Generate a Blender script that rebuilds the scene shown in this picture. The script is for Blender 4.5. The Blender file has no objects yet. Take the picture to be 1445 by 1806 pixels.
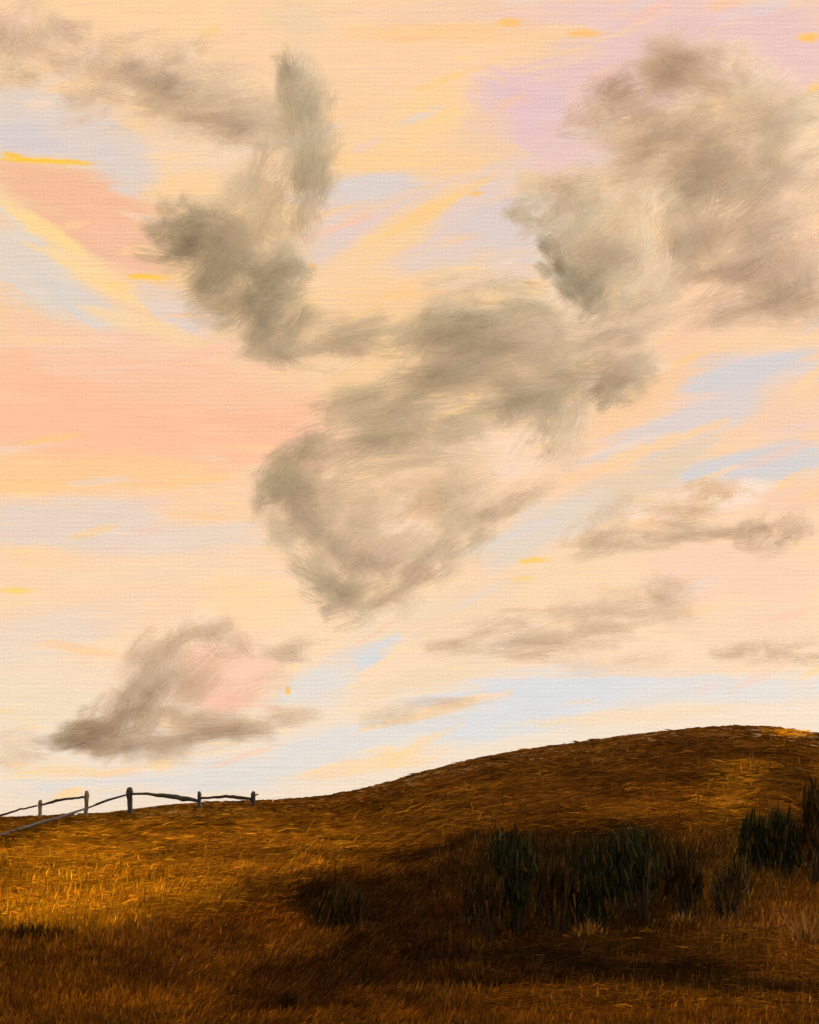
import bpy, math, random
import numpy as np

# ------------------------------------------------------------------ camera, world, sun, exposure
sc = bpy.context.scene
col = sc.collection
W0, H0 = 1445.0, 1806.0            # photograph size, used to turn photo pixels into directions
F, CX, CY, EYE = 2180.0, 722.5, 1480.0, 1.6

cam_d = bpy.data.cameras.new('camera')
cam = bpy.data.objects.new('camera', cam_d)
col.objects.link(cam)
cam.location = (0, 0, EYE)
cam.rotation_euler = (math.radians(90), 0, 0)
cam_d.sensor_fit = 'VERTICAL'
cam_d.sensor_height = 36.0
cam_d.lens = 36.0 * F / H0
cam_d.shift_y = (CY - H0 / 2) / H0
cam_d.clip_end = 30000
sc.camera = cam

SUN_AZ, SUN_EL = math.radians(62), math.radians(24)   # to the right of the view, low
world = bpy.data.worlds.new('World')
sc.world = world
world.use_nodes = True
wn = world.node_tree
bg = wn.nodes['Background']
sky_tex = wn.nodes.new('ShaderNodeTexSky')
sky_tex.sky_type = 'NISHITA'
sky_tex.sun_disc = False
sky_tex.sun_elevation = SUN_EL
sky_tex.sun_rotation = SUN_AZ
bg.inputs['Strength'].default_value = 0.02
wn.links.new(sky_tex.outputs[0], bg.inputs['Color'])

sun_d = bpy.data.lights.new('sun', 'SUN')
sun_d.energy = 5.0
sun_d.angle = math.radians(12)
sun_d.color = (1.0, 0.91, 0.76)
sun = bpy.data.objects.new('sun', sun_d)
col.objects.link(sun)
sun.location = (60, 30, 60)
sun.rotation_euler = (math.radians(90) - SUN_EL, 0, -SUN_AZ + math.pi)

sc.view_settings.view_transform = 'Standard'
sc.view_settings.look = 'None'
sc.view_settings.exposure = 0.0
sc.view_settings.gamma = 1.0
sc.cycles.use_denoising = True
sc.cycles.max_bounces = 2
sc.cycles.use_adaptive_sampling = True
sc.cycles.adaptive_threshold = 0.03
sc.cycles.diffuse_bounces = 1
sc.cycles.transmission_bounces = 1
sc.cycles.transparent_max_bounces = 64

rng = np.random.default_rng(11)
random.seed(4)

# ------------------------------------------------------------------ helpers
def lin(c):
    c = np.asarray(c, float) / 255.0
    return np.where(c <= 0.04045, c / 12.92, ((c + 0.055) / 1.055) ** 2.4)

def vnoise(x, y, seed=0):
    x = np.asarray(x, float); y = np.asarray(y, float)
    xi = np.floor(x).astype(np.int64); yi = np.floor(y).astype(np.int64)
    fx = x - xi; fy = y - yi
    fx = fx * fx * (3 - 2 * fx); fy = fy * fy * (3 - 2 * fy)
    def h(a, b):
        n = (a * 374761393 + b * 668265263 + seed * 974634353) & 0xffffffff
        n = ((n ^ (n >> 13)) * 1274126177) & 0xffffffff
        n = ((n ^ (n >> 16)) * 2246822519) & 0xffffffff
        return ((n ^ (n >> 15)) & 0xffff) / 65535.0
    a = h(xi, yi); b = h(xi + 1, yi); c = h(xi, yi + 1); d = h(xi + 1, yi + 1)
    return (a + (b - a) * fx) * (1 - fy) + (c + (d - c) * fx) * fy

def fbm(x, y, seed=0, o=3):
    s = 0; a = 1; t = 0
    for i in range(o):
        s = s + a * vnoise(x * 2 ** i, y * 2 ** i, seed + i * 17); t += a; a *= 0.5
    return s / t

def sstep(a, b, x):
    t = np.clip((x - a) / (b - a), 0, 1)
    return t * t * (3 - 2 * t)

def mesh_np(name, verts, quads=None, tris=None):
    me = bpy.data.meshes.new(name)
    v = np.asarray(verts, np.float32)
    me.vertices.add(len(v)); me.vertices.foreach_set('co', v.ravel())
    idx = []; tot = []
    if quads is not None and len(quads):
        idx.append(np.asarray(quads).ravel()); tot.append(np.full(len(quads), 4))
    if tris is not None and len(tris):
        idx.append(np.asarray(tris).ravel()); tot.append(np.full(len(tris), 3))
    idx = np.concatenate(idx).astype(np.int32); tot = np.concatenate(tot).astype(np.int32)
    start = np.concatenate([[0], np.cumsum(tot)[:-1]]).astype(np.int32)
    me.loops.add(len(idx)); me.loops.foreach_set('vertex_index', idx)
    me.polygons.add(len(tot)); me.polygons.foreach_set('loop_start', start)
    me.polygons.foreach_set('loop_total', tot)
    me.polygons.foreach_set('use_smooth', np.ones(len(tot), bool))
    me.update(calc_edges=True)
    return me

def add_col(me, name, c):
    c = np.asarray(c, np.float32)
    if c.shape[1] == 3:
        c = np.hstack([c, np.ones((len(c), 1), np.float32)])
    at = me.attributes.new(name, 'FLOAT_COLOR', 'POINT'); at.data.foreach_set('color', c.ravel())

def add_vec(me, name, v):
    at = me.attributes.new(name, 'FLOAT_VECTOR', 'POINT')
    at.data.foreach_set('vector', np.asarray(v, np.float32).ravel())

def link(name, me, mat=None, parent=None, **props):
    o = bpy.data.objects.new(name, me)
    col.objects.link(o)
    if mat: me.materials.append(mat)
    if parent: o.parent = parent
    for k, v in props.items(): o[k] = v
    return o

def empty(name, loc, **props):
    o = bpy.data.objects.new(name, None)
    col.objects.link(o); o.location = loc
    o.empty_display_size = 0.2
    for k, v in props.items(): o[k] = v
    return o

class N:                            # tiny node-tree writer
    def __init__(s, name):
        s.m = bpy.data.materials.new(name); s.m.use_nodes = True
        s.t = s.m.node_tree; s.t.nodes.clear()
        s.out = s.t.nodes.new('ShaderNodeOutputMaterial')
    def n(s, kind, ins=None, **kw):
        x = s.t.nodes.new('ShaderNode' + kind)
        for k, v in kw.items(): setattr(x, k, v)
        for k, v in (ins or {}).items():
            if isinstance(v, bpy.types.NodeSocket): s.t.links.new(v, x.inputs[k])
            else: x.inputs[k].default_value = v
        return x
    def attr(s, name): return s.n('Attribute', attribute_name=name)
    def math(s, op, a, b=0.0, c=None, clamp=False):
        ins = {0: a, 1: b}
        if c is not None: ins[2] = c
        return s.n('Math', ins, operation=op, use_clamp=clamp).outputs[0]
    def mixc(s, f, a, b, mode='MIX'):
        x = s.n('Mix', data_type='RGBA', blend_type=mode)
        for i, v in ((0, f), (6, a), (7, b)):
            if isinstance(v, bpy.types.NodeSocket): s.t.links.new(v, x.inputs[i])
            else: x.inputs[i].default_value = v
        return x.outputs[2]
    def maprange(s, v, a, b, c=0.0, d=1.0, smooth=True):
        return s.n('MapRange', {0: v, 1: a, 2: b, 3: c, 4: d},
                   interpolation_type='SMOOTHSTEP' if smooth else 'LINEAR').outputs[0]
    def scaled(s, vec, sx, sy, sz=1.0, rot=0.0):
        return s.n('Mapping', {'Vector': vec, 'Scale': (sx, sy, sz), 'Rotation': (0, 0, rot)}).outputs[0]
    def noise(s, vec, detail=3.0, rough=0.55):
        return s.n('TexNoise', {'Vector': vec, 'Scale': 1.0, 'Detail': detail, 'Roughness': rough}).outputs[0]
    def surf(s, sh): s.t.links.new(sh, s.out.inputs[0]); return s.m

# ------------------------------------------------------------------ sky dome
SKY_T = 0.62                         # share of the world's light that comes through the high veil
def sky_material():
    g = N('sky_veil')
    c = g.attr('sky_colour').outputs['Color']
    p = g.attr('sky_pos').outputs['Vector']        # x, y: angle across and up in units of 100 photo px, z: stroke slant weight
    sep = g.n('SeparateXYZ', {0: p})
    thin = g.attr('sky_thin').outputs['Fac']       # how thin the paint-like veil is
    # bristle streaks in two directions
    h = g.noise(g.scaled(p, 0.9, 16.0, 0.0), 3.0, 0.6)
    d = g.noise(g.scaled(p, 0.9, 15.0, 0.0, math.radians(32)), 3.0, 0.6)
    st = g.mixc(sep.outputs[2], h, d)
    st = g.n('RGBToBW', {0: st}).outputs[0]
    blot = g.noise(g.scaled(p, 1.1, 1.6, 0.0), 4.0, 0.6)
    fine = g.noise(g.scaled(p, 22.0, 26.0, 0.0), 2.0, 0.6)
    # where the veil is thin the golden light shows between streaks
    sel = g.math('ADD', g.math('MULTIPLY', st, 0.62), g.math('MULTIPLY', blot, 0.38))
    lo = g.math('SUBTRACT', 0.70, g.math('MULTIPLY', thin, 0.30))
    f = g.maprange(sel, lo, g.math('ADD', lo, 0.10))
    f = g.math('MULTIPLY', f, 0.75)
    gold = (*lin((255, 208, 138)), 1)
    c2 = g.mixc(f, c, gold)
    # streak and weave relief
    k = g.math('ADD', 1.0, g.math('MULTIPLY', g.math('SUBTRACT', st, 0.5), 0.26))
    k = g.math('ADD', k, g.math('MULTIPLY', g.math('SUBTRACT', fine, 0.5), 0.16))
    wob = g.noise(g.scaled(p, 3.0, 3.0, 0.0), 2.0)
    jx = g.math('MULTIPLY', g.math('SUBTRACT', g.noise(g.scaled(p, 2.0, 9.0, 0.0), 2.0), 0.5), 11.0)
    jy = g.math('MULTIPLY', g.math('SUBTRACT', g.noise(g.scaled(p, 7.0, 1.7, 0.0), 2.0), 0.5), 11.0)
    wy = g.math('SINE', g.math('ADD', jy, g.math('MULTIPLY', sep.outputs[1], 100 * 2 * math.pi / 7.7)))
    wx = g.math('SINE', g.math('ADD', jx, g.math('MULTIPLY', sep.outputs[0], 100 * 2 * math.pi / 8.6)))
    wv = g.math('ADD', g.math('MULTIPLY', wy, 0.036), g.math('MULTIPLY', wx, 0.018))
    k = g.math('ADD', k, g.math('MULTIPLY', wv, g.maprange(wob, 0.35, 0.65, 0.35, 1.2)))
    c3 = g.n('VectorMath', {0: c2, 'Scale': k}, operation='SCALE').outputs[0]
    em = g.n('Emission', {'Color': c3, 'Strength': 1.0}).outputs[0]
    tr = g.n('BsdfTransparent', {'Color': (SKY_T, SKY_T, SKY_T, 1)}).outputs[0]
    m = g.surf(g.n('AddShader', {0: tr, 1: em}).outputs[0])
    m.cycles.emission_sampling = 'NONE'
    return m

def build_sky():
    R = 6500.0
    daz = 3.0 / F
    a_in = np.arange(math.radians(-20.5), math.radians(20.5), daz)
    a_out = np.linspace(math.radians(20.5), math.radians(339.5), 140)
    az = np.concatenate([a_in, a_out])
    el = np.concatenate([np.linspace(math.radians(-12), math.radians(-0.5), 8),
                         np.arange(math.radians(-0.4), math.radians(36), daz),
                         np.linspace(math.radians(36.2), math.radians(89.9), 60)])
    A, E = np.meshgrid(az, el)
    na, ne = len(az), len(el)
    A = A.ravel(); E = E.ravel()
    v = np.stack([np.sin(A) * np.cos(E) * R, np.cos(A) * np.cos(E) * R, np.sin(E) * R + EYE], 1)
    Aw = (A + math.pi) % (2 * math.pi) - math.pi
    front = np.abs(Aw) < math.radians(60)
    At = np.clip(Aw, -1.0, 1.0)
    x = np.where(front, CX + F * np.tan(At), CX + F * Aw * 1.6)
    y = CY - F * np.where(front, np.tan(np.clip(E, -1.2, 1.2)) / np.cos(At), np.tan(np.clip(E, -1.2, 1.2)))
    y = np.where(E > math.radians(50), CY - F * (math.tan(math.radians(50)) + (E - math.radians(50)) * 2), y)
    # base wash by height
    ys = [-1500, -300, 0, 300, 600, 900, 1100, 1200, 1300, 1600]
    cs = lin([(246, 214, 176), (247, 214, 170), (248, 214, 166), (246, 212, 170), (246, 208, 170),
              (248, 212, 174), (250, 218, 180), (244, 220, 192), (236, 223, 206), (236, 223, 206)])
    yw = y + 90 * (fbm(x / 300, y / 120, 3) - 0.5)
    C = np.stack([np.interp(yw, ys, cs[:, i]) for i in range(3)], 1)
    thin = 0.50 + 0.45 * (fbm(x / 260, y / 110, 9) - 0.5)
    slant = np.where((x > 520) & (y > 250), 0.55, 0.12) * np.ones_like(x)

    def patch(cx, cy, rx, ry, ang, c, op=1.0, th=0.3, soft=0.45, sl=None):
        nonlocal C, thin, slant
        a = math.radians(ang); ca, sa = math.cos(a), -math.sin(a)
        far = (np.abs(x - cx) < 1.6 * max(rx, ry)) & (np.abs(y - cy) < 1.6 * max(rx, ry))
        i = np.nonzero(far)[0]
        if not len(i): return
        X, Y = x[i], y[i]
        px = (X - cx) * ca + (Y - cy) * sa; py = -(X - cx) * sa + (Y - cy) * ca
        s = min(60.0, max(10.0, min(rx, ry) * 1.3))
        wob = fbm(px / (s * 1.5), py / (s * 0.45), int(cx + cy) % 91 + 5) - 0.5
        bris = vnoise(px / 90, py / 7.0, int(cx) % 77) - 0.5
        r = np.sqrt((px / rx) ** 2 + (py / ry) ** 2) + 0.75 * wob + 0.34 * bris
        al = (1 - sstep(1 - soft, 1 + soft * 0.25, r)) * op
        C[i] = C[i] * (1 - al[:, None]) + lin(c)[None] * al[:, None]
        thin[i] = thin[i] * (1 - al) + th * al
        if sl is not None: slant[i] = slant[i] * (1 - al) + sl * al

    # sky outside the frame carries on with the same kinds of streaks
    pal = [(243, 198, 164), (232, 203, 198), (222, 214, 206), (250, 216, 166), (240, 206, 176), (214, 217, 218)]
    r2 = np.random.default_rng(5)
    for k in range(230):
        cx = r2.uniform(-9500, 11000); cy = r2.uniform(-2600, 1380)
        if -330 < cx < 1780 and cy > -230: continue
        patch(cx, cy, r2.uniform(130, 420), r2.uniform(45, 140), r2.uniform(-8, 30), pal[r2.integers(6)], 0.85, 0.35)

    B = [  # cx, cy, rx, ry, slant(deg, + rises to right), colour, opacity, thinness
        (250, 40, 330, 70, 0, (251, 216, 172), .9, .52), (700, 90, 330, 110, 0, (250, 214, 176), .9, .50),
        (880, 25, 260, 34, 0, (243, 210, 180), .8, .35), (530, 35, 62, 42, 0, (232, 212, 176), .55, .25),
        (1180, 20, 330, 46, 2, (236, 204, 198), .95, .25), (1120, 120, 330, 80, 14, (231, 200, 198), .95, .2),
        (930, 210, 120, 80, -25, (229, 199, 204), .95, .15), (1020, 265, 110, 52, -8, (232, 201, 196), .9, .2),
        (1390, 95, 110, 90, 0, (235, 202, 198), .95, .2), (800, 60, 200, 22, 0, (250, 208, 150), .7, .6),
        (740, 220, 70, 130, -62, (252, 216, 160), .9, .6), (820, 250, 60, 110, -60, (243, 210, 172), .6, .5),
        (640, 210, 90, 90, 0, (247, 213, 170), .8, .55), (700, 285, 160, 30, 0, (250, 212, 158), .8, .65),
        (90, 225, 200, 66, -12, (224, 214, 206), .95, .2), (40, 250, 90, 40, 0, (216, 210, 212), .8, .12),
        (230, 285, 90, 60, -20, (223, 213, 206), .9, .2), (350, 270, 110, 70, 0, (243, 217, 186), .9, .5),
        (330, 330, 80, 30, 10, (250, 214, 160), .7, .65),
        (85, 315, 130, 40, -2, (243, 194, 160), .98, .15), (190, 400, 190, 70, -22, (243, 193, 160), .98, .12),
        (255, 440, 90, 46, -12, (243, 195, 164), .95, .12),
        (60, 470, 160, 80, -35, (226, 217, 204), .95, .3), (150, 540, 120, 30, -30, (220, 215, 208), .8, .2),
        (95, 415, 140, 20, -35, (254, 222, 156), .9, .6), (190, 500, 150, 20, -26, (252, 220, 162), .9, .55),
        (320, 545, 90, 40, -25, (228, 213, 204), .9, .2), (250, 575, 130, 24, -18, (248, 218, 172), .8, .5),
        (85, 284, 100, 6, -3, (255, 205, 62), .95, .2), (262, 489, 50, 6, -4, (255, 204, 66), .95, .2),
        (22, 274, 26, 6, -12, (255, 204, 60), .9, .2),
        (150, 640, 300, 70, -6, (246, 206, 176), .9, .35), (200, 740, 430, 110, -4, (252, 196, 160), .95, .2),
        (480, 735, 130, 50, -6, (248, 194, 158), .9, .25), (120, 830, 300, 36, 0, (251, 206, 152), .9, .45),
        (330, 690, 220, 40, -4, (247, 200, 166), .9, .3), (60, 860, 130, 16, 0, (252, 208, 148), .8, .6),
        (120, 925, 260, 46, 0, (228, 214, 200), .9, .25), (300, 950, 220, 34, 2, (232, 215, 198), .85, .3),
        (250, 1010, 300, 34, 2, (246, 217, 184), .9, .5), (200, 1080, 330, 46, 4, (246, 214, 182), .9, .45),
        (70, 1120, 170, 46, 14, (232, 217, 200), .7, .4), (60, 1230, 130, 70, 0, (238, 221, 194), .8, .45),
        (30, 1042, 36, 6, 0, (254, 212, 104), .8, .4), (450, 1060, 110, 50, 0, (250, 218, 170), .8, .6),
        (640, 335, 120, 36, 10, (219, 213, 212), .9, .15), (720, 400, 240, 66, 26, (228, 209, 200), .95, .3),
        (560, 430, 70, 46, 30, (226, 211, 205), .9, .2), (900, 400, 130, 60, 10, (219, 208, 206), .9, .2),
        (850, 460, 170, 46, 10, (225, 212, 205), .9, .25), (660, 440, 210, 40, 35, (248, 212, 162), .9, .6),
        (760, 370, 130, 14, 28, (252, 210, 140), .7, .6), (620, 520, 110, 46, 20, (248, 214, 170), .9, .5),
        (1000, 535, 60, 54, -60, (245, 222, 190), .98, .2), (980, 480, 50, 30, -45, (228, 216, 208), .9, .15),
        (800, 620, 330, 160, 0, (244, 208, 154), .75, .7), (420, 460, 170, 130, 0, (240, 206, 150), .6, .7),
        (1120, 420, 170, 140, 10, (238, 206, 158), .6, .6),
        (1180, 640, 120, 60, 35, (244, 206, 168), .95, .3), (1100, 720, 110, 36, 36, (247, 206, 160), .9, .5),
        (1330, 660, 150, 46, 12, (212, 211, 214), .95, .15), (1230, 745, 220, 40, 22, (219, 211, 209), .9, .25),
        (1400, 720, 80, 70, 20, (242, 208, 178), .9, .35), (1330, 820, 190, 36, 6, (211, 211, 212), .95, .2),
        (1120, 850, 170, 40, 25, (226, 208, 180), .8, .35), (1150, 790, 160, 16, 20, (250, 210, 158), .8, .6),
        (1400, 880, 90, 30, 0, (244, 206, 176), .9, .35), (1350, 600, 130, 24, 4, (247, 212, 170), .8, .5),
        (700, 900, 210, 110, 10, (240, 206, 164), .95, .35), (890, 800, 120, 60, 10, (250, 220, 190), .98, .1),  # last patch: cream highlight of a cloud, painted into the sky behind it
        (690, 925, 120, 74, 20, (252, 220, 190), .98, .1), (960, 930, 170, 46, 24, (226, 214, 196), .9, .35),  # first patch: second cream cloud highlight, also painted into the sky
        (1000, 1010, 190, 40, 20, (246, 216, 178), .9, .5), (940, 988, 38, 7, 6, (255, 206, 92), .9, .3),
        (915, 1022, 34, 7, 4, (255, 210, 104), .8, .3), (700, 1100, 120, 40, 30, (240, 219, 186), .9, .45),
        (830, 1080, 120, 60, 30, (240, 214, 180), .8, .4), (1300, 1010, 190, 70, 0, (246, 210, 180), .9, .3),
        (1330, 1100, 170, 46, 0, (244, 213, 180), .9, .4), (660, 1150, 60, 20, 32, (212, 219, 226), .95, .1),
        (560, 1210, 70, 46, 20, (224, 221, 216), .9, .25), (780, 1190, 190, 24, 12, (238, 216, 184), .8, .5),
        (1030, 1215, 330, 40, 4, (214, 221, 228), .95, .2), (1300, 1215, 210, 30, 0, (224, 222, 218), .95, .25),
        (900, 1270, 210, 34, 10, (216, 221, 227), .95, .25), (640, 1300, 190, 36, 14, (221, 222, 221), .95, .3),
        (450, 1360, 230, 34, 8, (222, 221, 219), .95, .35), (200, 1385, 190, 20, 2, (224, 221, 219), .9, .3),
        (650, 1350, 150, 18, 10, (248, 216, 172), .8, .6), (760, 1255, 150, 12, 14, (250, 214, 166), .8, .6),
        (1180, 1180, 200, 16, 2, (246, 214, 176), .7, .5), (1100, 1265, 230, 14, 5, (240, 218, 186), .8, .5),
        (900, 40, 30, 9, 0, (254, 200, 116), .9, .3), (1030, 58, 32, 9, 0, (254, 198, 116), .9, .3),
        (1428, 66, 26, 9, 0, (254, 200, 100), .9, .3), (1435, 160, 20, 9, 30, (254, 202, 104), .9, .3),
        (552, 468, 9, 8, 20, (255, 196, 70), .9, .1), (840, 342, 14, 6, 10, (255, 200, 110), .9, .1),
        (390, 1195, 120, 74, 0, (250, 206, 180), .98, .15), (405, 1235, 60, 22, 10, (248, 200, 178), .8, .1), (1250, 880, 130, 34, 3, (248, 226, 206), .95, .1), (1140, 905, 60, 16, 0, (246, 222, 204), .9, .1),  # lit pink heart and cream tops of clouds, painted into the sky colour
        (508, 1220, 5, 10, 5, (255, 190, 40), .95, .1),
    ]
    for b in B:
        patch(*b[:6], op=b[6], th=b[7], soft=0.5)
    # short loose streaks of thin high cloud over the big patches, in and out of the frame
    dash = [(255, 210, 130), (255, 206, 150), (250, 200, 172), (238, 210, 200), (222, 216, 214), (248, 222, 196), (255, 216, 160)]
    for k in range(420):
        cx = r2.uniform(-700, 2150); cy = r2.uniform(-400, 1400)
        patch(cx, cy, r2.uniform(22, 95), r2.uniform(4, 13), r2.normal(4 if cx < 500 else 20, 8), dash[r2.integers(7)], r2.uniform(.25, .6), .4, .5)
    # a world sky shows faintly through the veil; keep the veil's own light below the seen value
    C = np.maximum(C * np.array([1.03, .955, .915]) - np.array([.015, .02, .035]), .01)
    i = np.arange(na * (ne - 1)).reshape(ne - 1, na)
    nxt = np.roll(i, -1, axis=1)
    quads = np.stack([i, nxt, nxt + na, i + na], -1).reshape(-1, 4)
    me = mesh_np('sky', v, quads=quads)
    add_col(me, 'sky_colour', C)
    add_vec(me, 'sky_pos', np.stack([x / 100, y / 100, slant], 1))
    at = me.attributes.new('sky_thin', 'FLOAT', 'POINT'); at.data.foreach_set('value', thin.astype(np.float32))
    link('sky', me, sky_material(), kind='structure')

build_sky()

# ------------------------------------------------------------------ terrain
CREST_X = np.array([-1500, -300, 0, 70, 151, 229, 300, 352, 446, 520, 620, 700, 760, 850, 950, 1050, 1150, 1250, 1320, 1400, 1445, 1700, 2600])
CREST_Y = np.array([1458, 1450, 1443, 1440, 1437, 1430, 1419, 1416, 1414, 1411, 1397, 1377, 1358, 1336, 1318, 1305, 1292, 1282, 1279, 1286, 1296, 1345, 1420])
YN = 9.0
_gx = np.arange(-1500, 2601, 10.0)
_gy = np.interp(_gx, CREST_X, CREST_Y)
_gy = np.convolve(np.pad(_gy, 4, mode='edge'), np.ones(9) / 9, 'valid')
def crest(px):
    tc = (CY - np.interp(px, _gx, _gy)) / F
    yc = 50 + 35 * sstep(450, 1320, px)
    k = (EYE + tc * YN) / (yc - YN) ** 2
    return tc, yc, k
def rough(X, Y):
    return 0.10 * (fbm(X * 0.35, Y * 0.35, 21) - 0.5) + 0.05 * (vnoise(X * 1.7, Y * 1.7, 5) - 0.5)
def height(X, Y):
    px = CX + F * X / np.maximum(Y, 8.0)
    tc, yc, k = crest(px)
    z = EYE + tc * Y - k * (Y - yc) ** 2
    z = np.where(Y < YN, 0.0 - 0.012 * (YN - Y), z)
    low = -6.0
    z = np.where(Y > yc, low + np.log1p(np.exp(np.clip((z - low) / 1.0, -30, 30))) * 1.0, z)
    return z + rough(X, Y) * np.where(Y > 300, 0, 1)
def ground_at(px, py):
    """where the sight line through a photo pixel meets the near side of the hill"""
    px = np.asarray(px, float); py = np.asarray(py, float)
    tc, yc, k = crest(px)
    t = np.minimum((CY - py) / F, tc - 1e-5)
    b = 2 * k * yc + (tc - t)
    Y = (b - np.sqrt(np.maximum(b * b - 4 * k * k * yc * yc, 0))) / (2 * k)
    X = (px - CX) / F * Y
    return X, Y, height(X, Y)
def to_px(X, Y, Z):
    Yc = np.maximum(Y, 4.0)
    return CX + F * X / Yc, CY - F * (Z - EYE) / Yc

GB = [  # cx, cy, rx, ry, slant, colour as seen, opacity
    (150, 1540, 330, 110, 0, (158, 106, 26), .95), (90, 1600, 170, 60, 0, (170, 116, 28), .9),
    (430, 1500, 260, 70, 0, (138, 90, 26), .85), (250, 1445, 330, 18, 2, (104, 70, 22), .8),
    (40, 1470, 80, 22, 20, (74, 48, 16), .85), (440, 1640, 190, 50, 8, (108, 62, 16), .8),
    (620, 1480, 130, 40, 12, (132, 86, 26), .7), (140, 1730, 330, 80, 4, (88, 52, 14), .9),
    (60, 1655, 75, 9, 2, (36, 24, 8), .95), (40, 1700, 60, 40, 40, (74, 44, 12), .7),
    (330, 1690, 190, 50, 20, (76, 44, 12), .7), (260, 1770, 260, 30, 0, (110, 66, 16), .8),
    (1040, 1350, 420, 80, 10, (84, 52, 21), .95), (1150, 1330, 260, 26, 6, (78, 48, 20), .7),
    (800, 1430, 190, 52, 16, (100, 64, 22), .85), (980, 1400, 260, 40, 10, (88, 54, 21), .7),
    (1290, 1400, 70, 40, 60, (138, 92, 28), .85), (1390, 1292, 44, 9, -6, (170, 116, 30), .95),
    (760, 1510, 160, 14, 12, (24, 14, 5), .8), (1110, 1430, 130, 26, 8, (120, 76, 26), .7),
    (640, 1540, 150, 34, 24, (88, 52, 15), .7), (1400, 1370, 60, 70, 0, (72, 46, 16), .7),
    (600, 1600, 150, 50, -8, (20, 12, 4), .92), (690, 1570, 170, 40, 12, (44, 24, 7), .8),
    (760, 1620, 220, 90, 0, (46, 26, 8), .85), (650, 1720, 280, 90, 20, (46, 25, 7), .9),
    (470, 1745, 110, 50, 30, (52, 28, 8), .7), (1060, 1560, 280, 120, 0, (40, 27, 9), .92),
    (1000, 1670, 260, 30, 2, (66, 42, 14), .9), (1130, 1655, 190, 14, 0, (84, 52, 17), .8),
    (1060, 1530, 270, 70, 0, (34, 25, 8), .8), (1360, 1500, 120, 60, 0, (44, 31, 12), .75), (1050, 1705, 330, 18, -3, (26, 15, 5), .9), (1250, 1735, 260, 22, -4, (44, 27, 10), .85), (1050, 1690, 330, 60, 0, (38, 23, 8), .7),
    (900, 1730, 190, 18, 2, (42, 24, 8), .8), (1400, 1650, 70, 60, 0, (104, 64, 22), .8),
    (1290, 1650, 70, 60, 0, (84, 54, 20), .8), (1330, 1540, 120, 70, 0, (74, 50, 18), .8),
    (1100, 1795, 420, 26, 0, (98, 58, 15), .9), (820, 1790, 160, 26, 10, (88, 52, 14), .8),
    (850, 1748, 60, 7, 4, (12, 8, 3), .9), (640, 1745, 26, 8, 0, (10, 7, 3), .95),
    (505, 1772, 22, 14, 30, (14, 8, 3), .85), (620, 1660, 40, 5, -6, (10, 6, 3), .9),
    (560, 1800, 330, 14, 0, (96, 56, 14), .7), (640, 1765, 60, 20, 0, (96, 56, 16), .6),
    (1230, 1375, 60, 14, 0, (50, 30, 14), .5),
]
GROUND_GAIN = 1.35
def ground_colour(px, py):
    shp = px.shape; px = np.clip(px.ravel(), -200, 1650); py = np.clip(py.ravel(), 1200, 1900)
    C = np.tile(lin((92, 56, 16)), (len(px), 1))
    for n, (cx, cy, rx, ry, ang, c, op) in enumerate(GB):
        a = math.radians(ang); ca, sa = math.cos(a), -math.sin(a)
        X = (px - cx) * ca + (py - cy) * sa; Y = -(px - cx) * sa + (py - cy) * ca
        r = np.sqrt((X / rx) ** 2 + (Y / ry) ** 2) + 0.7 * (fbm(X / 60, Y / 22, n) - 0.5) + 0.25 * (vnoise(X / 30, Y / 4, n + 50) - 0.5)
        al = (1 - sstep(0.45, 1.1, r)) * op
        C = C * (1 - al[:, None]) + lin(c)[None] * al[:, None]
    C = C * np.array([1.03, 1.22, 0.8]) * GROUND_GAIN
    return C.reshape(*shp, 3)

def ground_material():
    g = N('hillside_turf')
    c = g.attr('turf_colour').outputs['Color']
    p = g.attr('turf_pos').outputs['Vector']
    st = g.noise(g.scaled(p, 1.3, 17.0, 0.0, math.radians(8)), 4.0, 0.65)
    sv = g.noise(g.scaled(p, 14.0, 2.0, 0.0, math.radians(-6)), 3.0, 0.6)
    fine = g.noise(g.scaled(p, 26.0, 30.0, 0.0), 2.0, 0.6)
    k = g.math('ADD', g.maprange(st, 0.33, 0.66, 0.3, 1.7, False), g.math('MULTIPLY', g.math('SUBTRACT', sv, 0.5), 0.7))
    k = g.math('ADD', k, g.math('MULTIPLY', g.math('SUBTRACT', fine, 0.5), 0.9))
    k = g.math('MAXIMUM', k, 0.12)
    cc = g.n('VectorMath', {0: c, 'Scale': k}, operation='SCALE').outputs[0]
    hgt = g.math('ADD', g.math('MULTIPLY', st, 0.6), g.math('MULTIPLY', fine, 0.5))
    bp = g.n('Bump', {'Height': hgt, 'Strength': 0.6, 'Distance': 0.06}).outputs[0]
    b = g.n('BsdfPrincipled', {'Base Color': cc, 'Roughness': 0.75, 'Normal': bp})
    b.inputs['Specular IOR Level'].default_value = 0.25
    return g.surf(b.outputs[0])

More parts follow.
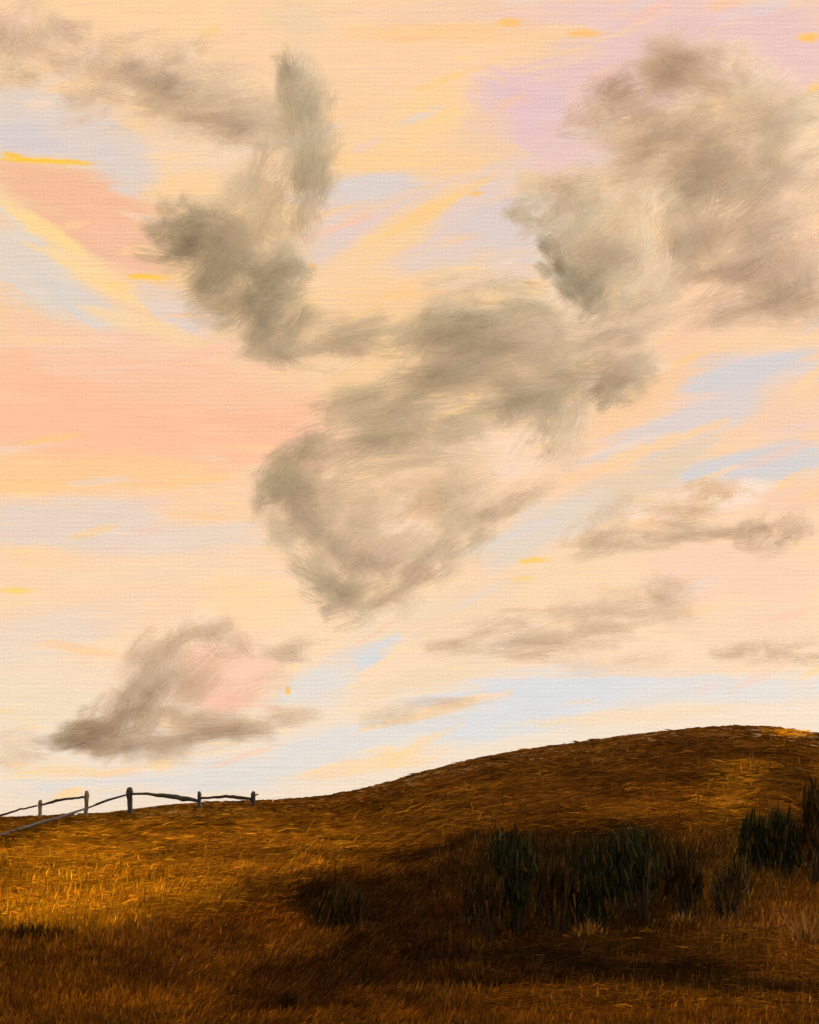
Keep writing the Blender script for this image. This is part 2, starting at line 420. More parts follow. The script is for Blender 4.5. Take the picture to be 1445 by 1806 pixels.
def build_ground():
    u = np.concatenate([np.linspace(-6, -0.42, 30), np.linspace(-0.41, 0.41, 440), np.linspace(0.42, 6, 30)])
    q = np.linspace(0, 1, 230)
    Yq = None
    nu = len(u)
    px = CX + F * u
    tc, yc, k = crest(px)
    rows = []
    for Y in np.linspace(-60, 8.5, 14): rows.append(np.full(nu, Y))
    t0 = EYE + tc * YN - k * (YN - yc) ** 2
    tn = (t0 - EYE) / YN
    for a in q:                                    # even steps as seen from the camera, up to the crest
        t = tn + (tc - tn) * a - 1e-7
        b = 2 * k * yc + (tc - t)
        rows.append((b - np.sqrt(np.maximum(b * b - 4 * k * k * yc * yc, 0))) / (2 * k))
    for d in np.concatenate([np.linspace(0.6, 60, 40), np.geomspace(65, 5000, 30)]): rows.append(yc + d)
    Y = np.array(rows); ny = len(Y)
    X = u[None] * np.clip(Y, 8.0, 600)
    Z = height(X, Y)
    v = np.stack([X, Y, Z], -1).reshape(-1, 3)
    i = np.arange((ny - 1) * nu).reshape(ny - 1, nu)[:, :-1]
    quads = np.stack([i, i + 1, i + 1 + nu, i + nu], -1).reshape(-1, 4)
    me = mesh_np('hill', v, quads=quads)
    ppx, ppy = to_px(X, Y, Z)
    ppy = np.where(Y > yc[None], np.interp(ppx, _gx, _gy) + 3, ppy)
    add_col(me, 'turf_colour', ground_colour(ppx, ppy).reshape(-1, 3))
    # strokes lie along the slope: coordinates across the hill and up it
    add_vec(me, 'turf_pos', np.stack([X * 0.9, np.sqrt(np.maximum(Y, 0.0)) * 3.2 + Z * 0.9, Z * 0], -1).reshape(-1, 3))
    link('hill', me, ground_material(), kind='structure')

build_ground()

# ------------------------------------------------------------------ grass
def blade_material(name, rough=0.6, spec=0.3):
    g = N(name)
    c = g.attr('blade_colour').outputs['Color']
    d = g.n('BsdfPrincipled', {'Base Color': c, 'Roughness': rough})
    d.inputs['Specular IOR Level'].default_value = spec
    t = g.n('BsdfTranslucent', {'Color': c})
    return g.surf(g.n('MixShader', {0: 0.1, 1: d.outputs[0], 2: t.outputs[0]}).outputs[0])

def blades(root, tip, wid, bend, colr):
    """root, tip: (n,3); wid: (n,); bend: (n,3) offset of the middle"""
    n = len(root)
    ax = tip - root
    side = np.stack([np.ones(n), rng.normal(0, .5, n), rng.normal(0, .15, n)], 1)
    flat = np.abs(ax[:, 0]) > 1.2 * np.abs(ax[:, 2])
    side[flat] = np.stack([rng.normal(0, .2, flat.sum()), rng.normal(0, .4, flat.sum()), np.ones(flat.sum())], 1)
    side /= np.linalg.norm(side, axis=1)[:, None]
    mid = (root + tip) / 2 + bend
    s = side * wid[:, None] / 2
    v = np.stack([root - s * .8, root + s * .8, mid - s, mid + s, tip], 1).reshape(-1, 3)
    b = (np.arange(n) * 5)[:, None]
    quads = b + np.array([[0, 1, 3, 2]]); tris = b + np.array([[2, 3, 4]])
    return v, quads, tris, np.repeat(colr, 5, axis=0)

def build_grass():
    n = 150000
    px = rng.uniform(-260, 1705, n)
    cy = np.interp(px, _gx, _gy)
    py = cy + (1850 - cy) * rng.uniform(0, 1, n) ** 1.15
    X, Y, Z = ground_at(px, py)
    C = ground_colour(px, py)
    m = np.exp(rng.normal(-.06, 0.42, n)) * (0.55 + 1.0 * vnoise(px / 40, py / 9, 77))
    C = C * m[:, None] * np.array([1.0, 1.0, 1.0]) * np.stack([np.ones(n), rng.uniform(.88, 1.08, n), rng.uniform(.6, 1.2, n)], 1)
    pxs = Y / F
    # zone: 0 laid along the slope, 1 upright
    up = np.clip(sstep(1470, 1600, py + 80 * (vnoise(px / 130, py / 60, 8) - .5)) * 0.9 + 0.02, 0, 1)
    up = np.where((px < 520) & (py < 1630), up * 0.25, up)
    up = np.where((px > 850) & (py > 1640) & (py < 1800), up * 0.25, up)
    up = np.where((px > 780) & (px < 1300) & (py > 1480) & (py < 1640), 0.95, up)
    isup = rng.uniform(0, 1, n) < up
    L = pxs * np.where(isup, rng.uniform(10, 28, n), rng.uniform(16, 52, n))
    slope = -np.gradient(_gy, _gx)
    sl = np.interp(px, _gx, slope) * 0.8
    ang = np.where(isup, math.pi / 2 - np.radians(rng.normal(np.where((px > 300) & (px < 760), 38, 8), 14, n)),
                   np.arctan(sl) + rng.normal(0, 0.10, n))
    flip = (~isup) & (rng.uniform(0, 1, n) < .5)
    dx = np.cos(ang) * np.where(flip, -1, 1); dz = np.sin(ang) * np.where(flip, -1, 1)
    root = np.stack([X, Y, Z], 1)
    tipx, tipy = X + dx * L, Y + rng.normal(0, .25, n) * L
    tipz = np.where(isup, Z + dz * L, np.maximum(height(tipx, tipy) + 0.02 + pxs * rng.uniform(0, 3, n), Z + dz * L))
    tip = np.stack([tipx, tipy, tipz], 1)
    near_crest = (py - cy) < 26
    tip[near_crest, 2] = np.minimum(tip[near_crest, 2], root[near_crest, 2] + pxs[near_crest] * 6)
    tip[near_crest] = root[near_crest] + (tip[near_crest] - root[near_crest]) * 0.45
    wid = pxs * rng.uniform(1.1, 3.0, n)
    bend = rng.normal(0, .06, (n, 3)) * L[:, None]; bend[:, 2] = np.abs(bend[:, 2]) + 0.006; bend[near_crest] *= 0.15
    v, q, t, c = blades(root, tip, wid, bend, C)
    me = mesh_np('grass', v, q, t)
    add_col(me, 'blade_colour', c)
    link('grass', me, blade_material('dry_grass', 0.9, 0.08), kind='stuff', category='grass',
         label='dry golden brown grass covering the whole hillside')

build_grass()

# ------------------------------------------------------------------ fence
def wood_material(name, c1, c2):
    g = N(name)
    co = g.n('TexCoord').outputs['Object']
    a = g.noise(g.n('Mapping', {'Vector': co, 'Scale': (9, 9, 2.0)}).outputs[0], 5, 0.65)
    cc = g.mixc(g.maprange(a, .35, .65), (*c1, 1), (*c2, 1))
    bp = g.n('Bump', {'Height': a, 'Strength': 0.7, 'Distance': 0.03}).outputs[0]
    return g.surf(g.n('BsdfPrincipled', {'Base Color': cc, 'Roughness': 0.8, 'Normal': bp}).outputs[0])
WOOD_DARK = wood_material('tarred_timber', (.010, .012, .014), (.035, .036, .04))
WOOD_BROWN = wood_material('weathered_timber', (.09, .07, .055), (.20, .155, .13))
WOOD_MID = wood_material('old_rail_timber', (.012, .010, .009), (.035, .027, .022))

def loft(pts, rad, nside=9, jit=0.12, seed=0, cap=True):
    """a hewn timber: rings of uneven radius along a line of points"""
    r = np.random.default_rng(seed)
    P = np.asarray(pts, float); n = len(P)
    T = np.gradient(P, axis=0); T /= np.linalg.norm(T, axis=1)[:, None]
    ref = np.array([0, 1.0, 0.05])
    v = []
    prof = 1 + r.normal(0, jit, nside)
    for i in range(n):
        a = np.cross(T[i], ref); a /= np.linalg.norm(a); b = np.cross(T[i], a)
        th = np.linspace(0, 2 * math.pi, nside, endpoint=False)
        rr = rad[i] * prof * (1 + r.normal(0, jit * .5, nside))
        v.append(P[i] + np.cos(th)[:, None] * a * rr[:, None] + np.sin(th)[:, None] * b * rr[:, None])
    v = np.concatenate(v)
    q = []
    for i in range(n - 1):
        for j in range(nside):
            k = (j + 1) % nside
            q.append((i * nside + j, i * nside + k, (i + 1) * nside + k, (i + 1) * nside + j))
    tr = []
    e0, e1 = len(v), len(v) + 1
    v = np.vstack([v, P[0] - T[0] * rad[0] * .25, P[-1] + T[-1] * rad[-1] * .3])
    for j in range(nside):
        k = (j + 1) % nside
        tr.append((e0, k, j)); tr.append((e1, (n - 1) * nside + j, (n - 1) * nside + k))
    return v, q, tr

def world(px, py, Y):
    return np.array([(px - CX) / F * Y, Y, EYE + (CY - py) / F * Y])

def build_fence():
    base = ground_at(229., 1431.)
    f = empty('wooden_fence', tuple(float(b) for b in base), label='old rustic post and rail fence with sagging rails on the left skyline', category='fence')
    o = np.array([float(b) for b in base])
    def part(name, pts, rad, mat, seed, jit=.12, **kw):
        v, q, t = loft(np.array(pts) - o, rad, seed=seed, jit=jit)
        return link(name, mesh_np(name, v, q, t), mat, f, **kw)
    posts = [(70, 1443, 1411, 4.2, WOOD_BROWN, 1, 1.5), (151, 1440, 1395, 4.4, WOOD_BROWN, 2, 2.0), (230, 1434, 1389, 6.0, WOOD_DARK, 3, 0),
             (352, 1427, 1396, 4.3, WOOD_DARK, 4, 0), (446, 1424, 1396, 5.0, WOOD_DARK, 5, 1)]
    Yp = []
    for (x, yb, yt, r, mat, sd, lean) in posts:
        X, Y, Z = [float(a) for a in ground_at(float(x), float(yb))]
        Yp.append(Y)
        m = Y / F
        zs = np.linspace(Z - 0.25, EYE + (CY - yt) / F * Y, 9)
        rr = np.random.default_rng(sd)
        pts = [(X + m * (lean * (i / 8) + rr.normal(0, .35)), Y, z) for i, z in enumerate(zs)]
        rad = [m * r * .84 * s for s in (.95, .95, .9, .86, .84, .86, 1.0, 1.1, .72)]
        part('post', pts, rad, mat, sd)
    def rail(pl, r0, mat, sd, Ys, **kw):
        pl = np.array(pl, float); n = 14
        s = np.linspace(0, 1, n); ks = np.linspace(0, 1, len(pl))
        x = np.interp(s, ks, pl[:, 0]); y = np.interp(s, ks, pl[:, 1]); rad = np.interp(s, ks, r0)
        y = np.convolve(np.pad(y, 1, mode='edge'), [.25, .5, .25], 'valid'); y[0], y[-1] = pl[0, 1], pl[-1, 1]
        Yv = np.interp(s, np.linspace(0, 1, len(Ys)), Ys)
        rr = np.random.default_rng(sd)
        pts = [world(a, b + rr.normal(0, .45), Y) for a, b, Y in zip(x, y, Yv)]
        part('rail', pts, [k * Y / F * (.62 if mat is WOOD_MID else 1.0) for k, Y in zip(rad, Yv)], mat, sd, jit=.16, **kw)
    yl = [float(a) for a in ground_at(-20., 1478.)][1]
    ym = [float(a) for a in ground_at(40., 1462.)][1]
    rail([(-40, 1450), (0, 1439), (34, 1428), (66, 1421)], (3.4, 3.4, 2.6, 2.4), WOOD_MID, 11, [Yp[0] - 1.2, Yp[0]])
    rail([(72, 1420), (95, 1413), (125, 1408), (151, 1406)], (2.2, 3.6, 3.0, 2.8), WOOD_MID, 12, [Yp[0], Yp[1]])
    rail([(-30, 1482), (20, 1467), (70, 1450), (110, 1440), (150, 1427), (185, 1413), (229, 1400)], (4.2, 4.2, 3.8, 3.4, 3.0, 2.8, 2.0), WOOD_MID, 13,
         [yl * .95, ym * .94, ((ym + Yp[1]) / 2) * .955, Yp[1] - .3, Yp[2] - .05], label='long dropped rail slanting down to the grass')
    rail([(232, 1400), (262, 1401), (290, 1403), (318, 1407), (352, 1412)], (2.0, 2.2, 3.6, 4.2, 2.4), WOOD_DARK, 14, [Yp[2], Yp[3]])
    rail([(355, 1408), (378, 1406), (402, 1404), (424, 1406), (446, 1409)], (2.2, 2.4, 3.0, 3.4, 2.4), WOOD_DARK, 15, [Yp[3], Yp[4]])
    rail([(446, 1405), (451, 1402), (456, 1401)], (1.2, 1.1, 1.0), WOOD_DARK, 16, [Yp[4], Yp[4] - .05])

build_fence()

# ------------------------------------------------------------------ shrubs of the thicket
LEAF = blade_material('shrub_leaf', 0.9, 0.08)
BARK = wood_material('shrub_bark', (.012, .009, .006), (.03, .02, .012))

def shrub(name, x, yb, yt, w, c, label, n=700, seed=0, group=None, cat='shrub', lean=0.0):
    r = np.random.default_rng(seed)
    X, Y, Z = [float(a) for a in ground_at(float(x), float(yb))]
    m = Y / F
    h = (yb - yt) * m; hw = w * m / 2
    o = empty(name, (X, Y, Z), label=label, category=cat)
    if group: o['group'] = group
    # stems
    vs, qs, ts, off = [], [], [], 0
    tips = []
    for k in range(6):
        a = r.uniform(-.75, .75); dpt = r.uniform(-.6, .6)
        top = np.array([a * hw * .9 + lean * h, dpt * hw, h * r.uniform(.55, .85)])
        p = [np.array([a * hw * .25, dpt * hw * .25, -0.06]), np.array([a * hw * .45 + lean * h * .4, dpt * hw * .5, h * .35]), top]
        v, q, t = loft(p, [m * 3.2, m * 2.2, m * .8], nside=6, seed=seed * 7 + k)
        vs.append(v); qs += [tuple(i + off for i in f) for f in q]; ts += [tuple(i + off for i in f) for f in t]; off += len(v)
        tips.append(top)
    link('stem', mesh_np('stem', np.concatenate(vs), qs, ts), BARK, o)
    # leafy upright sprays through the whole crown
    lob = [(r.uniform(-.6, .6), r.uniform(-.5, .5), r.uniform(.3, .85), r.uniform(.25, .45)) for _ in range(9)] + [(0, 0, .75, .35)]
    pts = []
    for i in range(n):
        l = lob[r.integers(len(lob))]
        d = r.normal(0, 1, 3); d /= np.linalg.norm(d); d *= r.uniform(.2, 1) ** .5
        pts.append(((l[0] + d[0] * l[3] * 1.2) * hw, (l[1] + d[1] * l[3]) * hw, max(.03, l[2] + d[2] * l[3] * .55) * h))
    P = np.array(pts)
    P[:, 0] += lean * P[:, 2]
    P[:, 2] = np.minimum(P[:, 2], h * r.uniform(.5, .93, n))
    L = m * r.uniform(16, 56, n)
    tip = P + np.stack([L * r.normal(.03 + lean, .13, n), L * r.normal(0, .3, n), L * r.uniform(.5, 1, n) * np.where(r.uniform(0, 1, n) < .75, 1, -1)], 1)
    tip[:, 2] = np.maximum(tip[:, 2], 0.0)
    cc = np.tile(np.array(c), (n, 1)) * np.exp(r.normal(0, .55, n))[:, None]
    warm = r.uniform(0, 1, n) < .16
    cc[warm] = np.array([.10, .058, .012]) * r.uniform(.25, 1.1, warm.sum())[:, None]
    v, q, t, c4 = blades(P, tip, m * r.uniform(1.6, 4.6, n), r.normal(0, .05, (n, 3)) * L[:, None], cc)
    me = mesh_np('foliage', v, q, t)
    add_col(me, 'blade_colour', c4)
    link('foliage', me, LEAF, o)

DG, DB, OL = (.016, .021, .008), (.030, .020, .006), (.045, .030, .009)
G = 'dark shrubs of the thicket on the right slope'
SH = [
    (858, 1662, 1545, 84, DB, 'low dark brown shrub at the left end of the thicket', 480, 0),
    (912, 1652, 1464, 92, DG, 'tall narrow blackish green shrub, leftmost tall one of the thicket', 900, 0),
    (985, 1648, 1520, 92, DB, 'short brownish shrub between two taller dark green shrubs', 620, 0),
    (1046, 1640, 1474, 104, DG, 'dense dark green shrub in the middle of the thicket', 1100, -.05),
    (1132, 1634, 1454, 116, DG, 'widest dark green shrub with loose upright sprays', 1100, -.12),
    (1212, 1622, 1492, 96, DB, 'dark shrub leaning left behind a pale dry grass tuft', 760, -.15),
    (1280, 1628, 1520, 84, OL, 'sparse olive brown shrub at the right end of the thicket', 380, .05),
    (1333, 1545, 1440, 54, DG, 'small narrow dark shrub upslope beside a rounder one', 420, 0),
    (1386, 1550, 1436, 74, DG, 'round topped dark shrub upslope near the right edge', 620, 0),
    (1440, 1570, 1378, 56, DB, 'tall dark shrub cut off by the right picture edge', 700, 0),
    (585, 1642, 1580, 120, DB, 'low black shrub alone in the dip at the centre', 560, .15),
]
for i, (x, yb, yt, w, c, lab, n, ln) in enumerate(SH):
    shrub('shrub', x, yb, yt, w * 1.12, c, lab, int(n * .9), 100 + i, None if i == 10 else G, 'shrub', ln)

def tuft(x, yb, yt, w, label, seed):
    r = np.random.default_rng(seed)
    X, Y, Z = [float(a) for a in ground_at(float(x), float(yb))]
    m = Y / F; n = 110; h = (yb - yt) * m
    root = np.stack([r.normal(0, .22, n) * w * m, r.normal(0, .15, n) * w * m, np.full(n, -.02)], 1)
    hh = h * r.uniform(.35, 1, n) * np.exp(-(root[:, 0] / (w * m * .45)) ** 2)
    tip = root + np.stack([r.normal(0, .25, n) * h + root[:, 0] * .5, r.normal(0, .2, n) * h, hh], 1)
    cc = np.array([.24, .125, .03]) * np.exp(r.normal(0, .4, n))[:, None]
    v, q, t, c4 = blades(root, tip, m * r.uniform(2, 4, n), r.normal(0, .05, (n, 3)) * h, cc)
    me = mesh_np('grass_tuft', v, q, t)
    add_col(me, 'blade_colour', c4)
    o = link('grass_tuft', me, TUFT, label=label, category='grass tuft', group='pale dry tufts below the thicket')
    o.location = (X, Y, Z)
TUFT = blade_material('straw', .9, 0.08)
tuft(1037, 1648, 1606, 60, 'small pointed tan grass tuft at the foot of the middle shrub', 1)
tuft(1202, 1632, 1592, 76, 'broad orange tan grass tuft below the leaning dark shrub', 2)
tuft(1424, 1665, 1588, 60, 'tall straw coloured grass tuft by the right picture edge', 3)

# ------------------------------------------------------------------ clouds
def cloud_material():
    g = N('cloud_vapour')
    c = g.attr('cloud_colour').outputs['Color']
    uv = g.attr('wisp_pos').outputs['Vector']      # along, across (-1..1), seed
    op = g.attr('wisp_density').outputs['Fac']
    s = g.n('SeparateXYZ', {0: uv})
    u, v = s.outputs[0], s.outputs[1]
    vec = g.n('CombineXYZ', {0: g.math('MULTIPLY', u, 1.1), 1: g.math('MULTIPLY', v, 4.2), 2: g.math('MULTIPLY', s.outputs[2], 37.0)}).outputs[0]
    br = g.noise(vec, 1.0, 0.7)
    au, av = g.math('ABSOLUTE', u), g.math('ABSOLUTE', v)
    soft = g.math('MULTIPLY', g.maprange(av, 0.25, 1.0, 1.0, 0.0), g.maprange(g.math('ADD', au, g.math('MULTIPLY', g.math('SUBTRACT', br, 0.5), 0.7)), 0.55, 0.98, 1.0, 0.0))
    brush = g.attr('cloud_colour').outputs['Alpha']   # how streaked this wisp is
    a = g.math('MULTIPLY', soft, g.maprange(br, 0.38, 0.58, g.math('SUBTRACT', 1.0, g.math('MULTIPLY', brush, 0.9)), 1.0))
    a = g.math('MULTIPLY', a, op)
    k = g.maprange(br, 0.3, 0.7, 0.92, 1.06, False)
    cc = g.n('VectorMath', {0: c, 'Scale': k}, operation='SCALE').outputs[0]
    d = g.n('BsdfDiffuse', {'Color': cc}).outputs[0]
    t = g.n('BsdfTranslucent', {'Color': cc}).outputs[0]
    b = g.n('MixShader', {0: 0.5, 1: d, 2: t}).outputs[0]
    tr = g.n('BsdfTransparent').outputs[0]
    return g.surf(g.n('MixShader', {0: a, 1: tr, 2: b}).outputs[0])
CLOUD = cloud_material()
TA = np.array((.93, .90, .86))      # grey beige vapour
OV = np.array((.84, .87, .82))      # greener grey
BR = np.array((.91, .85, .82))      # warm brownish grey
DK = np.array((.62, .66, .60))      # dark grey for shaded cloud edges, the shade put into the colour
CR = np.array((.98, .86, .70))      # cream for lit cloud interiors, the light put into the colour
PK = np.array((.99, .84, .74))      # pink for a cloud's lit heart, the light put into the colour
LG = np.array((.96, .94, .88))      # light grey

def cloud(label, D, lobes, seed):
    """lobes: cx, cy, rx, ry, tilt, stroke direction, colour, opacity, (fill)  -- photo px at distance D"""
    r = np.random.default_rng(seed)
    V, Q, Cc, U, O = [], [], [], [], []
    off = 0; NS = 5
    for lb in lobes:
      cx, cy, rx, ry, tilt, sd, c, op = lb[:8]
      rx, ry = rx * 1.1 + 3, ry * 1.1 + 3
      fill = lb[8] if len(lb) > 8 else 1.0
      for body in (True, False):                   # broad soft billows inside, streaked wisps over and around them
        size = min(1.0, max(.35, min(rx, ry) / 70.0))
        LF = min(2.3, max(1.0, max(rx, ry) / min(rx, ry) * .55))
        n = int(fill * (1.5 if body else 0.9) / LF * math.pi * rx * ry / ((9000 if body else 2850) * size * size)) + (3 if body else 4)
        a = math.radians(tilt); ca, sa = math.cos(a), math.sin(a)
        rad = r.uniform(0, 1, n) ** .5 * .80 if body else r.uniform(.3, .95, n); th = r.uniform(0, 2 * math.pi, n)
        ex, ey = rad * np.cos(th) * rx, rad * np.sin(th) * ry
        x = cx + ex * ca + ey * sa; y = cy - ex * sa + ey * ca
        dep = np.sqrt(np.maximum(0, 1 - rad ** 2)) * r.uniform(-1, 1, n) * (rx * ry) ** .5 * .8
        L = r.uniform(36, 80, n) * size; Wd = r.uniform(15, 32, n) * size
        if body: L = r.uniform(46, 72, n) * size; Wd = r.uniform(34, 54, n) * size
        L = L * LF
        an = np.radians(sd + r.normal(0, 15 if max(rx, ry) < 2.4 * min(rx, ry) else 6, n))
        bend = r.normal(0, .22 if max(rx, ry) < 2.4 * min(rx, ry) else .05, n)
        Y0 = D + dep * D / F
        tilt_l = r.normal(0, .25, n); tilt_w = r.normal(0, .3, n)
        colr = c[None] * np.exp(r.normal(0, .07, n))[:, None] * (1 + r.normal(0, .02, (n, 3)))
        colr = np.minimum(colr, .99)
        seeds = r.uniform(0, 10, n)
        opn = np.clip(op ** 1.3 * (r.uniform(.40, .64, n) if body else r.uniform(.30, .70, n)), 0, 1)
        uu = np.linspace(-1, 1, NS)
        for j in range(NS):
            for w in (-1, 1):
                lx = uu[j] * L; ly = w * Wd + bend * L * (uu[j] ** 2)
                qx = x + lx * np.cos(an) + ly * np.sin(an); qy = y - lx * np.sin(an) + ly * np.cos(an)
                Yv = Y0 + (lx * tilt_l + w * Wd * tilt_w) * D / F
                V.append(np.stack([(qx - CX) / F * D + (qx - CX) / F * (Yv - D) * 0.0, Yv, EYE + (CY - qy) / F * D], 1))
                U.append(np.stack([np.full(n, uu[j]), np.full(n, float(w)), seeds], 1)); Cc.append(np.hstack([colr, np.full((n, 1), 0.45 if body else 1.0)])); O.append(opn)
        blk = 2 * NS
        ids = off + np.arange(blk)[:, None] * n + np.arange(n)[None]
        for j in range(NS - 1):
            Q.append(np.stack([ids[2 * j], ids[2 * j + 2], ids[2 * j + 3], ids[2 * j + 1]], 1))
        off += blk * n
    V = np.concatenate(V); cen = V.mean(0)
    me = mesh_np('cloud', V - cen, quads=np.concatenate(Q))
    add_col(me, 'cloud_colour', np.concatenate(Cc)); add_vec(me, 'wisp_pos', np.concatenate(U))
    at = me.attributes.new('wisp_density', 'FLOAT', 'POINT'); at.data.foreach_set('value', np.concatenate(O).astype(np.float32))
    o = link('cloud', me, CLOUD, label=label, category='cloud', group='clouds in the evening sky')
    o.location = tuple(cen)

cloud('ragged brown cloud in the upper left corner of the sky', 1500, [
    (25, 70, 60, 66, 0, 60, BR, .85), (95, 75, 76, 38, -12, -10, BR * .92, .9), (150, 92, 40, 18, -20, -20, BR, .75),
    (35, 135, 40, 16, 0, 0, TA, .8), (90, 110, 80, 22, -20, -25, BR, .45)], 1)
cloud('flat beige cloud left of the dark upright cloud column', 1450, [
    (275, 118, 88, 50, 12, 15, BR, .9), (210, 160, 90, 36, 20, 15, TA, .6), (330, 180, 150, 42, -4, -2, TA, .8),
    (400, 215, 110, 36, -4, 0, TA, .75), (280, 210, 90, 26, 0, -8, TA, .5), (410, 130, 50, 14, 4, 4, BR, .5), (160, 195, 60, 24, 10, 20, TA, .5), (200, 120, 70, 40, 10, 10, TA, .75), (350, 150, 90, 50, 0, 0, TA, .8), (440, 190, 70, 50, 0, 0, TA, .75)], 2)
cloud('dark olive grey cloud column standing upright, bent to the lower left', 1250, [
    (528, 150, 46, 52, 0, 88, OV, .9), (515, 125, 22, 24, 0, 88, DK, .8), (535, 235, 50, 90, 0, 86, OV, .9), (530, 190, 40, 50, 0, 86, OV, .85), (565, 270, 26, 60, 0, 84, OV, .8), (555, 330, 36, 66, 0, 80, OV, .8),
    (470, 335, 92, 58, 0, 62, OV, .82), (480, 240, 50, 50, 0, -30, OV, .5),
    (335, 385, 50, 28, -35, -40, DK, .85), (305, 425, 56, 34, 10, 20, DK, .9), (350, 415, 60, 40, 0, -10, OV, .85), (380, 440, 90, 56, 0, -20, OV, .92),
    (450, 490, 92, 66, -25, 35, OV, .92), (380, 510, 70, 50, -30, 30, OV, .85), (500, 545, 62, 60, 0, 60, DK, .75),
    (435, 555, 60, 34, -20, 40, OV, .85), (490, 470, 44, 40, -45, -40, OV, .85), (520, 400, 50, 26, 40, 40, LG, .5)], 3)
cloud('thin grey green wisp trailing right from the olive column', 1400, [
    (440, 600, 80, 22, -20, -18, LG, .7), (560, 590, 120, 28, 6, 6, OV, .8), (660, 590, 100, 24, 6, 6, OV, .7), (560, 622, 130, 24, 4, 4, LG, .75)], 4)
cloud('brown cloud with a domed top against the pink upper right sky', 1500, [
    (1200, 90, 74, 40, 0, 15, BR, .85), (1150, 145, 100, 60, 20, 15, BR, .88), (1255, 130, 90, 56, -12, -15, BR, .85),
    (1310, 120, 56, 30, -25, -20, BR, .75), (1065, 185, 66, 42, 15, 20, BR, .88), (1110, 235, 100, 50, 0, 10, BR, .85),
    (1220, 210, 120, 70, 0, 10, TA, .85), (1150, 285, 90, 34, 12, 20, TA, .8), (1290, 220, 100, 50, 20, 30, TA, .75),
    (1400, 200, 80, 24, 8, 8, OV, .7), (1380, 225, 90, 14, 20, 20, OV, .5)], 5)
cloud('olive cloud with dark ragged left edge, right of centre', 1250, [
    (950, 360, 52, 34, 0, 10, OV, .8), (1010, 380, 70, 50, 10, 35, OV, .75), (925, 378, 28, 16, -10, 0, OV, .9),
    (1080, 400, 90, 76, 0, 40, LG, .8), (1080, 320, 110, 30, 8, 20, TA, .75), (1120, 460, 80, 60, 0, 40, LG, .75),
    (970, 455, 30, 22, -50, -45, DK, .92), (1010, 485, 44, 34, -50, -45, DK, .85), (1040, 530, 34, 30, -50, 40, DK, .85), (1060, 490, 70, 50, -20, 35, OV, .8),
    (1130, 530, 80, 26, 25, 28, OV, .6), (1030, 420, 70, 40, -20, 35, OV, .7)], 6)
cloud('big smooth taupe cloud filling the right edge of the sky', 1600, [
    (1330, 330, 130, 90, 25, 35, TA, .9), (1400, 270, 80, 60, 20, 30, TA, .88), (1300, 430, 110, 90, 10, 30, BR, .92),
    (1400, 420, 90, 110, 0, 40, BR, .92), (1320, 510, 120, 44, 10, 15, BR, .9), (1220, 400, 44, 70, 0, 60, TA, .8),
    (1410, 510, 80, 46, 0, 20, TA, .9), (1200, 340, 110, 60, 20, 30, LG, .7), (1310, 270, 120, 56, 20, 25, TA, .6), (1190, 440, 70, 70, 0, 40, LG, .7), (1210, 560, 110, 22, 14, 16, TA, .6), (1400, 565, 90, 18, 4, 4, LG, .6), (1220, 310, 60, 40, 30, 35, LG, .7)], 7)
cloud('large olive beige cloud across the centre of the sky', 1300, [
    (850, 530, 110, 36, 6, 8, OV, .85), (930, 525, 60, 26, -20, -22, OV, .6), (790, 570, 70, 40, 10, 20, OV, .85),
    (860, 600, 140, 44, 0, 6, OV, .85), (1000, 610, 120, 46, 0, 10, TA, .85), (1080, 640, 84, 44, 20, 25, TA, .9),
    (1100, 680, 60, 34, 25, 30, DK, .7), (900, 660, 170, 50, 0, 6, TA, .9), (740, 680, 130, 34, 8, 8, OV, .8),
    (990, 720, 90, 50, 10, 50, OV, .88), (850, 720, 140, 40, 4, 8, OV, .8), (660, 720, 110, 36, 12, 14, OV, .8),
    (1000, 770, 44, 40, 0, 60, TA, .7), (780, 640, 120, 60, 10, 15, OV, .7), (940, 590, 120, 60, 0, 10, TA, .7), (760, 745, 130, 40, 8, 10, OV, .75), (1110, 590, 80, 30, 20, 22, TA, .7)], 8)
cloud('round olive cloud with a glowing cream hollow below the central cloud', 1200, [
    (600, 775, 110, 36, 14, 14, OV, .85), (720, 790, 120, 26, 4, 4, OV, .75), (520, 830, 62, 50, 20, 25, OV, .92),
    (500, 880, 40, 50, 0, 50, OV, .88), (560, 870, 70, 44, 20, 25, TA, .7), (540, 950, 60, 46, -30, -30, OV, .85),
    (590, 1010, 50, 60, -20, -30, OV, .85), (620, 1060, 60, 40, 0, 20, OV, .85), (690, 1040, 80, 34, 22, 28, TA, .75),
    (760, 1000, 70, 30, 30, 32, TA, .75), (820, 950, 60, 26, 34, 36, DK, .55), (860, 910, 70, 22, 30, 30, TA, .75), (925, 880, 60, 16, 30, 32, TA, .6),
    (690, 925, 90, 60, 15, 15, CR, .3, .5), (890, 800, 80, 44, 5, 10, CR, .3, .5), (740, 850, 130, 40, 5, 10, LG, .6), (610, 900, 70, 70, 0, 20, TA, .8), (770, 930, 90, 50, 30, 30, LG, .75), (690, 990, 90, 46, 25, 25, TA, .8), (800, 870, 80, 40, 20, 20, CR, .5)], 9)
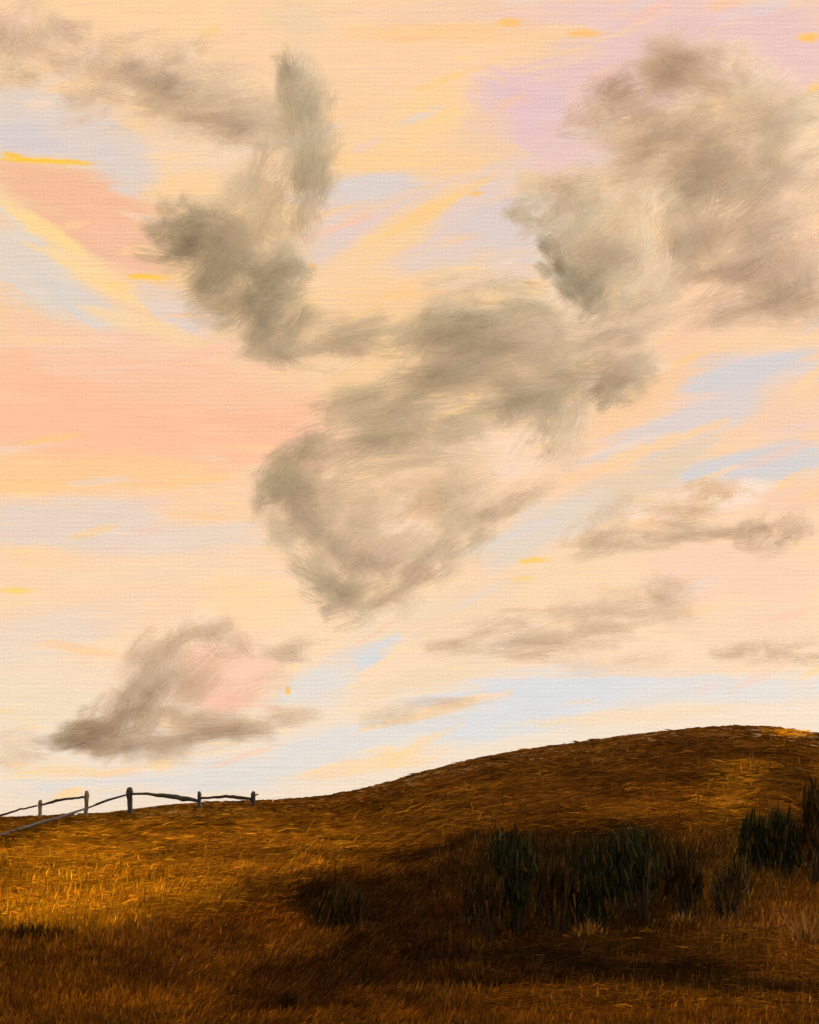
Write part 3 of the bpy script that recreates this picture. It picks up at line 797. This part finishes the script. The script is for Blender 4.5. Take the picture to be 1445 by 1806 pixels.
cloud('peaked taupe cloud with pink heart low above the fence', 1700, [
    (135, 1300, 64, 18, 8, 8, DK * .95, .95), (170, 1290, 60, 22, 14, 16, TA * .85, .9), (205, 1290, 70, 36, 0, 20, TA * .85, .92), (240, 1235, 60, 52, 40, 70, TA * .9, .9), (285, 1165, 60, 46, 45, 48, TA, .85),  # darkened tones paint the shaded left side into the cloud colour
    (350, 1110, 50, 30, 0, 10, BR, .85), (300, 1290, 130, 32, 0, 2, TA * .88, .9), (400, 1285, 110, 22, 4, 5, TA * .92, .85), (470, 1270, 80, 14, 4, 5, TA, .7),
    (260, 1325, 120, 18, -2, 0, TA, .6), (400, 1130, 50, 26, -35, -35, BR, .7), (300, 1215, 60, 60, 40, 45, TA, .75), (180, 1270, 50, 30, 30, 40, TA * .9, .8), (400, 1205, 90, 60, 0, 30, PK, .45, .6)], 10)
cloud('small brown wisp touching the right shoulder of the peaked cloud', 1750, [
    (490, 1155, 56, 15, 2, 2, TA, .8), (530, 1135, 30, 10, 10, 10, TA, .5)], 11)
cloud('thin dark flat cloud with a white puff on top, right', 1500, [
    (1140, 945, 120, 20, 4, 4, TA, .75), (1250, 938, 100, 16, 2, 3, TA, .85), (1350, 945, 60, 26, 4, 15, BR * .9, .85), (1395, 930, 28, 24, 0, 30, BR * .85, .7),
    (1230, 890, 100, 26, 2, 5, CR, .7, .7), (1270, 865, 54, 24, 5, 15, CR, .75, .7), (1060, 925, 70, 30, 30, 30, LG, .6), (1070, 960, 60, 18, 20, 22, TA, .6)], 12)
cloud('pinkish taupe cloud bank low right of centre', 1700, [
    (1100, 1050, 110, 36, -6, 4, BR * 1.15, .75), (960, 1100, 150, 26, 6, 6, TA, .8), (850, 1140, 110, 22, 8, 8, TA, .8), (1010, 1140, 140, 24, 6, 5, BR * 1.1, .7),
    (1170, 1045, 40, 24, -20, -25, TA, .7), (1120, 1095, 100, 22, 0, 0, BR * 1.15, .65), (1080, 1165, 90, 14, 4, 4, TA, .4)], 13)
cloud('small flat grey cloud at the right edge low over the hill', 1800, [
    (1340, 1155, 90, 18, 2, 2, TA, .7), (1420, 1150, 60, 20, 0, 0, TA, .75)], 14)
cloud('faint beige smudge of cloud just above the hill slope', 1800, [
    (740, 1248, 90, 20, 2, 3, LG, .55), (690, 1262, 50, 16, 4, 5, LG, .45)], 15)
cloud('faint tan cloud cut off by the left edge above the fence', 1800, [
    (10, 1320, 50, 36, 0, 10, TA, .4), (40, 1340, 40, 16, 0, 5, LG, .35)], 16)
